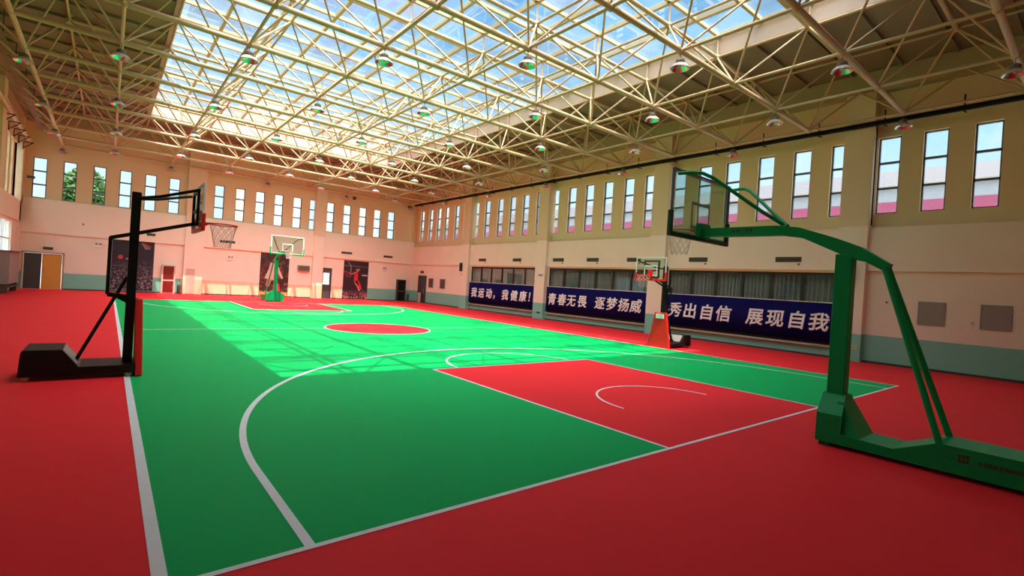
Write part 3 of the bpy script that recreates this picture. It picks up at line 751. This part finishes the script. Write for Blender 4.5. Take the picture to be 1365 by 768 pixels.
t = thing('exit_sign', (20.0, 2.47, .43), label='small yellow green exit sign low on the near pillar', cat='sign')
m_exit = mat('exit_sign_plate', (.55, .62, .32), .5)
MB().box((-.02, -.17, 0), (0, .17, .12), m_exit).build('plate', t)
ar = MB(); ar.bar((-.022, -.1, .06), (-.022, .1, .06), .004, .02, m_green_steel, (0, 0, 1)); ar.build('arrow', t)
# far wall: emergency lights
for i, (x, z) in enumerate([(-.85, 2.62), (6.2, 2.44), (17.6, 2.5)]):
    t = thing('emergency_light', (x, YB+.1, z), label='small white twin emergency light on far wall, %s' % ('left of the dark poster', 'behind the black hoop net', 'right of the dunk poster')[i], cat='emergency light', group='emergency lights on the far wall')
    MB().box((-.17, -.06, 0), (.17, 0, .16), m_white).build('battery_box', t)
    for s in (-1, 1): MB().lathe([(0, .0), (.05, 0), (.06, .05), (0, .06)], m_panelgrey, 10, (s*.09, -.08, .22), 'Y').build('lamp_head', t)
# exit sign boxes over doors
wall_thing('exit_sign', MB().box((-3.27, YB+.02, 2.28), (-2.85, YB+.1, 2.43), m_dark), 'dark exit sign box over the yellow double door', 'sign')
wall_thing('exit_sign', MB().box((XR+.02, 33.75, 2.5), (XR+.1, 34.2, 2.68), m_dark), 'dark exit sign box over the corner door', 'sign')
wall_thing('wall_camera', MB().box((-1.63, YB-.08, 3.88), (-1.55, YB, 3.95), m_dark), 'tiny dark camera on the far wall belt above the double door', 'camera')
wall_thing('security_camera', MB().box((XL+.18, 35.25, 6.2), (XL+.5, 35.4, 6.32), m_dark).bar((XL+.3, 35.4, 6.26), (XL+.3, 35.7, 6.26), .05, .05, m_dark), 'black security camera beside the leftmost far wall window', 'camera')
for i, x in enumerate((14.7, 19.6)):
    wall_thing('junction_box', MB().box((x-.12, YBU-.12, 8.0), (x+.12, YBU, 8.22), m_dark), 'small black box high on the far wall, %s' % ('above the dunk poster', 'by the right corner')[i], 'junction box', 'black boxes high on the far wall')

# doors
def door_leaf_hole(): pass
d = thing('door_1', (-3.235, YB+.15, 0), label='double door at the far left, one leaf yellow, the other dark and open', cat='door', kind='structure')
f = MB(); f.box((-.9, -.1, 0), (-.815, .1, 2.13), m_oak).box((.815, -.1, 0), (.9, .1, 2.13), m_oak).box((-.9, -.1, 2.05), (.9, .1, 2.13), m_oak); f.build('door_frame', d)
MB().box((-.05, -.04, .01), (.8, .0, 2.04), m_yellow).build('yellow_leaf', d, bevel=.004)
MB().box((-.8, -.02, .01), (-.07, .02, 2.04), m_darkdoor).build('dark_leaf', d)
MB().tube([(.03, -.05, .95), (.03, -.05, 1.15)], .015, m_panelgrey, 8).build('door_handle', d)
d = thing('door_2', (12.85, YB+.2, 0), label='narrow glazed doorway in far wall beside the second pillar', cat='door', kind='structure')
f = MB(); f.box((-.38, -.12, 0), (-.32, .1, 2.38), m_darkdoor).box((.32, -.12, 0), (.38, .1, 2.38), m_darkdoor).box((-.38, -.12, 2.3), (.38, .1, 2.38), m_darkdoor).box((-.32, -.06, 2.0), (.32, .02, 2.3), m_vent)
f.build('door_frame', d)
MB().box((-.32, -.02, 0), (.32, .02, 1.1), m_darkdoor).box((-.32, -.02, 1.1), (-.25, .02, 2.0), m_darkdoor).box((.25, -.02, 1.1), (.32, .02, 2.0), m_darkdoor).build('door_leaf', d)
MB().box((-.25, -.004, 1.1), (.25, .004, 2.0), m_glass).build('door_pane', d)
d = thing('door_3', (XR+.08, 33.9, 0), label='dark corner door on the right wall at the far end', cat='door', kind='structure')
f = MB(); f.box((-.03, -.68, 0), (.1, -.6, 2.3), m_darkdoor).box((-.03, .6, 0), (.1, .68, 2.3), m_darkdoor).box((-.03, -.68, 2.22), (.1, .68, 2.3), m_darkdoor); f.build('door_frame', d)
MB().box((-.0, -.6, .01), (.04, .6, 2.22), m_darkdoor).build('door_leaf', d)
MB().box((-.02, -.3, .8), (.0, -.25, 1.2), m_panelgrey).build('door_handle', d)
t = thing('notice_board', (XR-.1, 33.95, 0), label='pale board leaning against the dark corner door', cat='board')
MB().box((-.02, -.22, .02), (.02, .22, .85), m_curb).build('board_face', t)

# fire hydrant cabinets
def hydrant(x0, x1, lab, dark):
    w_ = x1-x0; t = thing('hydrant_cabinet', ((x0+x1)/2, YB+.078, 0), label=lab, cat='fire cabinet', group='fire cabinets along the far wall')
    fm = m_darkdoor if dark else m_alupanel; gm_ = m_hydred
    MB().box((-w_/2, -.2, .0), (w_/2, 0, 1.84), fm).build('cabinet_body', t, bevel=.006)
    for nm, a, b in (('lower_door', .06, .8), ('upper_door', .92, 1.76)):
        o = MB().box((-w_/2+.09, -.225, a), (w_/2-.09, -.2, b), gm_ if not dark else m_black).build(nm, t)
        MB().box((w_/2-.14, -.24, (a+b)/2-.05), (w_/2-.12, -.225, (a+b)/2+.05), m_panelgrey).build('door_pull', o)
hydrant(2.33, 3.07, 'pale framed red fire cabinet left of the first far pillar', False)
hydrant(18.72, 19.55, 'dark framed fire cabinet near the far right corner', True)
def extinguisher(x, y, lab):
    t = thing('extinguisher_stand', (x, y, 0), label=lab, cat='fire extinguisher')
    MB().lathe([(0, .02), (.08, .02), (.085, .06), (.085, .5), (.05, .6), (.03, .62), (0, .62)], m_dark, 14).build('cylinder', t)
    MB().box((-.03, -.03, .62), (.03, .03, .7), m_panelgrey).tube([(.03, 0, .68), (.11, 0, .6), (.12, 0, .3)], .012, m_black, 6).build('valve_and_hose', t)
extinguisher(3.3, YB-.05, 'dark extinguisher standing beside the red fire cabinet')
extinguisher(19.8, YB-.1, 'dark extinguisher standing beside the dark fire cabinet')
# air conditioner on the far wall
t = thing('wall_air_conditioner', (11.07, YB+.1, 2.02), label='grey brown wall air conditioner grille between far poster and pillar', cat='air conditioner')
MB().box((-.43, -.2, 0), (.43, 0, .42), m_panelgrey).build('casing', t, bevel=.015)
s_ = MB()
for k in range(9): s_.box((-.38, -.215, .05+.037*k), (.38, -.2, .067+.037*k), m_vent)
s_.build('grille', t)

# posters: printed sheets on the far wall
def crowd_mat(name, dark, tints, lo, scale):
    m = bpy.data.materials.new(name); m.use_nodes = True; t = m.node_tree; b = t.nodes['Principled BSDF']; b.inputs['Roughness'].default_value = .5
    c = N(t, 'ShaderNodeTexCoord'); v = N(t, 'ShaderNodeTexVoronoi'); v.inputs['Scale'].default_value = scale; L(t, c.outputs['Object'], v.inputs['Vector'])
    sp = N(t, 'ShaderNodeSeparateXYZ'); L(t, c.outputs['Object'], sp.inputs[0])
    fall = N(t, 'ShaderNodeMapRange'); fall.inputs[1].default_value = lo; fall.inputs[2].default_value = 0; fall.inputs[3].default_value = 0; fall.inputs[4].default_value = 1
    L(t, sp.outputs['Z'], fall.inputs[0])
    rp = N(t, 'ShaderNodeValToRGB'); el = rp.color_ramp.elements; el[0].color = (*dark, 1); el[0].position = .45; el[1].color = (*tints[0], 1); el[1].position = .6
    for k, tcx in enumerate(tints[1:]): q = el.new(.7+.12*k); q.color = (*tcx, 1)
    sr = N(t, 'ShaderNodeSeparateColor'); L(t, v.outputs['Color'], sr.inputs[0]); L(t, sr.outputs[0], rp.inputs[0])
    x = N(t, 'ShaderNodeMix', data_type='RGBA'); L(t, fall.outputs[0], x.inputs[0]); x.inputs[6].default_value = (*dark, 1); L(t, rp.outputs[0], x.inputs[7])
    L(t, x.outputs[2], b.inputs['Base Color'])
    return m
pm1 = crowd_mat('poster_print_dark', (.018, .013, .03), [(.04, .03, .06), (.16, .15, .18), (.3, .28, .3)], 2.0, 14)
pm2 = crowd_mat('poster_print_crowd', (.03, .014, .01), [(.12, .05, .03), (.35, .2, .12), (.25, .04, .04)], 3.2, 5)
pm3 = crowd_mat('poster_print_red', (.022, .012, .02), [(.35, .05, .05), (.6, .4, .35), (.5, .1, .1)], .75, 9)
m_pred = mat('poster_red', (.55, .02, .05), .5); m_pskin = mat('poster_skin', (.45, .22, .15), .5); m_ppale = mat('poster_pale', (.62, .45, .42), .5)
m_pline = mat('poster_line', (.30, .27, .3), .5); m_pball = mat('poster_ball', (.45, .05, .05), .5)
def poster(x0, x1, z0, z1, pm, lab):
    t = thing('wall_poster', ((x0+x1)/2, YB+.1, z0), label=lab, cat='poster', group='tall basketball posters on the far wall')
    return t, MB().box((-(x1-x0)/2, -.012, 0), ((x1-x0)/2, 0, z1-z0), pm)
def limb(mb, pts, ws, m):     # flat tapered silhouette stroke on the print
    for (a, b), (wa, wb) in zip(zip(pts, pts[1:]), zip(ws, ws[1:])):
        d = Vector((b[0]-a[0], b[1]-a[1])).normalized(); n_ = Vector((-d.y, d.x))
        mb.add([(a[0]+n_.x*wa, -.0155, a[1]+n_.y*wa), (a[0]-n_.x*wa, -.0155, a[1]-n_.y*wa), (b[0]-n_.x*wb, -.0155, b[1]-n_.y*wb), (b[0]+n_.x*wb, -.0155, b[1]+n_.y*wb)], [(0,1,2,3)], m)
def disc(mb, x, z, r, m, y=-.0165): mb.add([(x+r*math.cos(2*PI*k/16), y, z+r*math.sin(2*PI*k/16)) for k in range(16)], [tuple(range(16))], m)
t, h = poster(-.2, 1.9, .1, 3.2, pm1, 'dark navy poster behind the black hoop stand, showing a crowd and a ball')
limb(h, [(-.35, 1.95), (-.1, 2.0), (.12, 2.08)], [.05, .035, .03], m_pskin); disc(h, -.62, 2.05, .13, m_pball)
for k in range(5): limb(h, [(.4+.11*k, 3.0-.06*k), (.6+.05*k, 2.62)], [.012, .008], m_ppale)
limb(h, [(.42, 3.0), (.86, 2.8)], [.025, .025], m_pred); limb(h, [(-1.0, 1.5), (1.0, 1.52)], [.006, .006], m_pline)
h.build('printed_sheet', t)
t, h = poster(8.1, 10.05, .05, 3.16, pm2, 'brown crowd poster behind the far green stand')
limb(h, [(-.1, 2.4), (-.15, 1.9), (-.3, 1.2)], [.2, .26, .36], m_ppale); limb(h, [(.1, 2.2), (.4, 1.6), (.55, 1.3)], [.12, .09, .07], m_ppale)
disc(h, -.02, 2.6, .14, m_pskin); limb(h, [(-.3, 1.2), (-.45, .7)], [.16, .12], m_pskin); limb(h, [(.2, .9), (.3, .35)], [.16, .14], m_pred)
limb(h, [(-.95, .16), (.95, .16)], [.14, .14], mat('poster_floor', (.5, .27, .08), .5))
h.build('printed_sheet', t)
t, h = poster(14.15, 16.2, .0, 3.1, pm3, 'dark poster of a leaping player in red between the two far doors')
limb(h, [(.0, 2.25), (.02, 1.9), (.0, 1.5)], [.1, .16, .15], m_pred); limb(h, [(.05, 1.5), (.32, 1.25), (.48, .85)], [.15, .11, .06], m_pred); limb(h, [(-.02, 1.5), (.2, 1.1), (.35, .7)], [.13, .1, .05], m_pskin)
limb(h, [(-.05, 2.2), (-.3, 2.05), (-.55, 2.1)], [.06, .045, .035], m_pskin); limb(h, [(.08, 2.2), (.3, 2.5)], [.06, .04], m_pskin); disc(h, .08, 2.4, .1, m_pskin)
for k in range(4): limb(h, [(-.95+.18*k, 2.2), (-.75+.1*k, 1.75)], [.014, .012], m_pred)
limb(h, [(-1.0, 2.22), (-.35, 2.1)], [.03, .03], m_pred); limb(h, [(-.75, 3.05), (-.45, 2.7), (-.42, 1.9)], [.02, .03, .03], m_pline); limb(h, [(-1.0, 2.68), (1.0, 2.66)], [.015, .01], m_pline)
limb(h, [(.5, 1.98), (.95, 1.98)], [.05, .05], m_ppale)
h.build('printed_sheet', t)

# access panel on the first far pillar
t = thing('access_panel', (3.88, 35.38, 0), label='pale access panel on the first far wall pillar', cat='panel')
MB().box((-.25, -.02, .05), (.25, 0, 1.68), m_curb).build('panel_face', t, bevel=.004); MB().tube([(.18, -.02, .9), (.18, -.045, .9)], .02, m_panelgrey, 8).build('lock', t)
# grey cabinet against the left wall
t = thing('side_cabinet', (XL+.02, 31.2, 0), label='brown grey cabinet against the left wall at the picture edge', cat='cabinet')
MB().box((-.1, -1.6, .45), (.3, 1.6, 2.0), m_panelgrey).build('body', t, bevel=.01); MB().box((-.12, -1.65, 2.0), (.42, 1.65, 2.05), m_vent).build('top', t)
for y in (-1.5, 1.5):
    MB().box((.0, y-.04, 0), (.26, y+.04, .45), m_vent).build('leg', t)
MB().box((-.1, -1.6, .3), (.34, 1.6, .36), m_vent).build('shelf', t)

# ------------------------------------------------------------------ outside
struct(MB().box((-150, -120, -.4), (160, 220, -.15), m_ground).build('trim_99'), 'grey paving outside the hall', 'ground')
b = thing('factory_building', (45, 20, -.15), label='long pale building with metal roof and pink band seen through right windows', cat='building')
Z_ = .15
MB().box((.1, -70, 0), (30, 70, 9.3+Z_), m_paleblue).build('wall', b)
MB().box((0, -70, 9.2+Z_), (.2, 70, 10.0+Z_), m_pink).build('pink_band', b)
MB().box((.05, -70, 10.0+Z_), (.25, 70, 11.0+Z_), m_paleblue).build('parapet', b)
MB().box((-.2, -70, 11.0+Z_), (.3, 70, 11.2+Z_), m_panelgrey).build('gutter', b)
rf = MB().prism([(0, 0), (1, 1), (1, 0)], 0, 1, m_metalroof)
rf = MB().add([(0,-70,11.2+Z_),(0,70,11.2+Z_),(15,70,15.8+Z_),(15,-70,15.8+Z_),(30,-70,11.2+Z_),(30,70,11.2+Z_)], [(0,1,2,3),(3,2,5,4),(0,3,4),(1,5,2)], m_metalroof)
rf.build('roof', b)
for i, (x, y, w_, h_) in enumerate([(24, 105, 12, 34), (46, 120, 14, 40), (62, 112, 10, 28)]):
    b = thing('tower_block', (x, y, -.15), label='pale tower block far outside the far wall windows, %s from the left' % ORD[i+1], cat='building', group='tower blocks beyond the far wall')
    MB().box((-w_/2, -5, 0), (w_/2, 5, h_), m_tower).build('wall', b)
    for k in range(5):
        g = MB(); xx = -w_/2+w_*(k+.5)/5
        for q in range(int(h_/3)): g.box((xx-.6, -5.06, 1.2+3*q), (xx+.6, -5, 2.7+3*q), m_darkglass)
        g.build('window_column', b)
def tree(x, y, h_, r_, lab):
    t = thing('tree', (x, y, -.15), label=lab, cat='tree', group='trees outside the far wall')
    MB().tube([(0, 0, 0), (.1, 0, h_*.4), (-.05, .1, h_*.75)], [.22, .16, .06], m_bark, 8).build('trunk', t)
    lv = MB(); rnd = random.Random(int(x*10))
    for k in range(2600):
        a = rnd.uniform(0, 2*PI); q = rnd.uniform(-1, 1); rr = r_*(rnd.random()**.4); s_ = math.sqrt(1-q*q)
        p = Vector((rr*s_*math.cos(a), rr*s_*math.sin(a), h_*.66+rr*q*1.35))
        d1 = Vector((rnd.gauss(0,1), rnd.gauss(0,1), rnd.gauss(0,1))).normalized(); d2 = d1.orthogonal().normalized()
        l_ = rnd.uniform(.16, .3)
        lv.add([p-d1*l_, p+d2*l_*.45, p+d1*l_, p-d2*l_*.45], [(0,1,2,3)], m_leaf)
    lv.build('foliage', t)
tree(-1.95, 46, 10.3, 1.5, 'leafy green tree outside the second and third far wall windows')
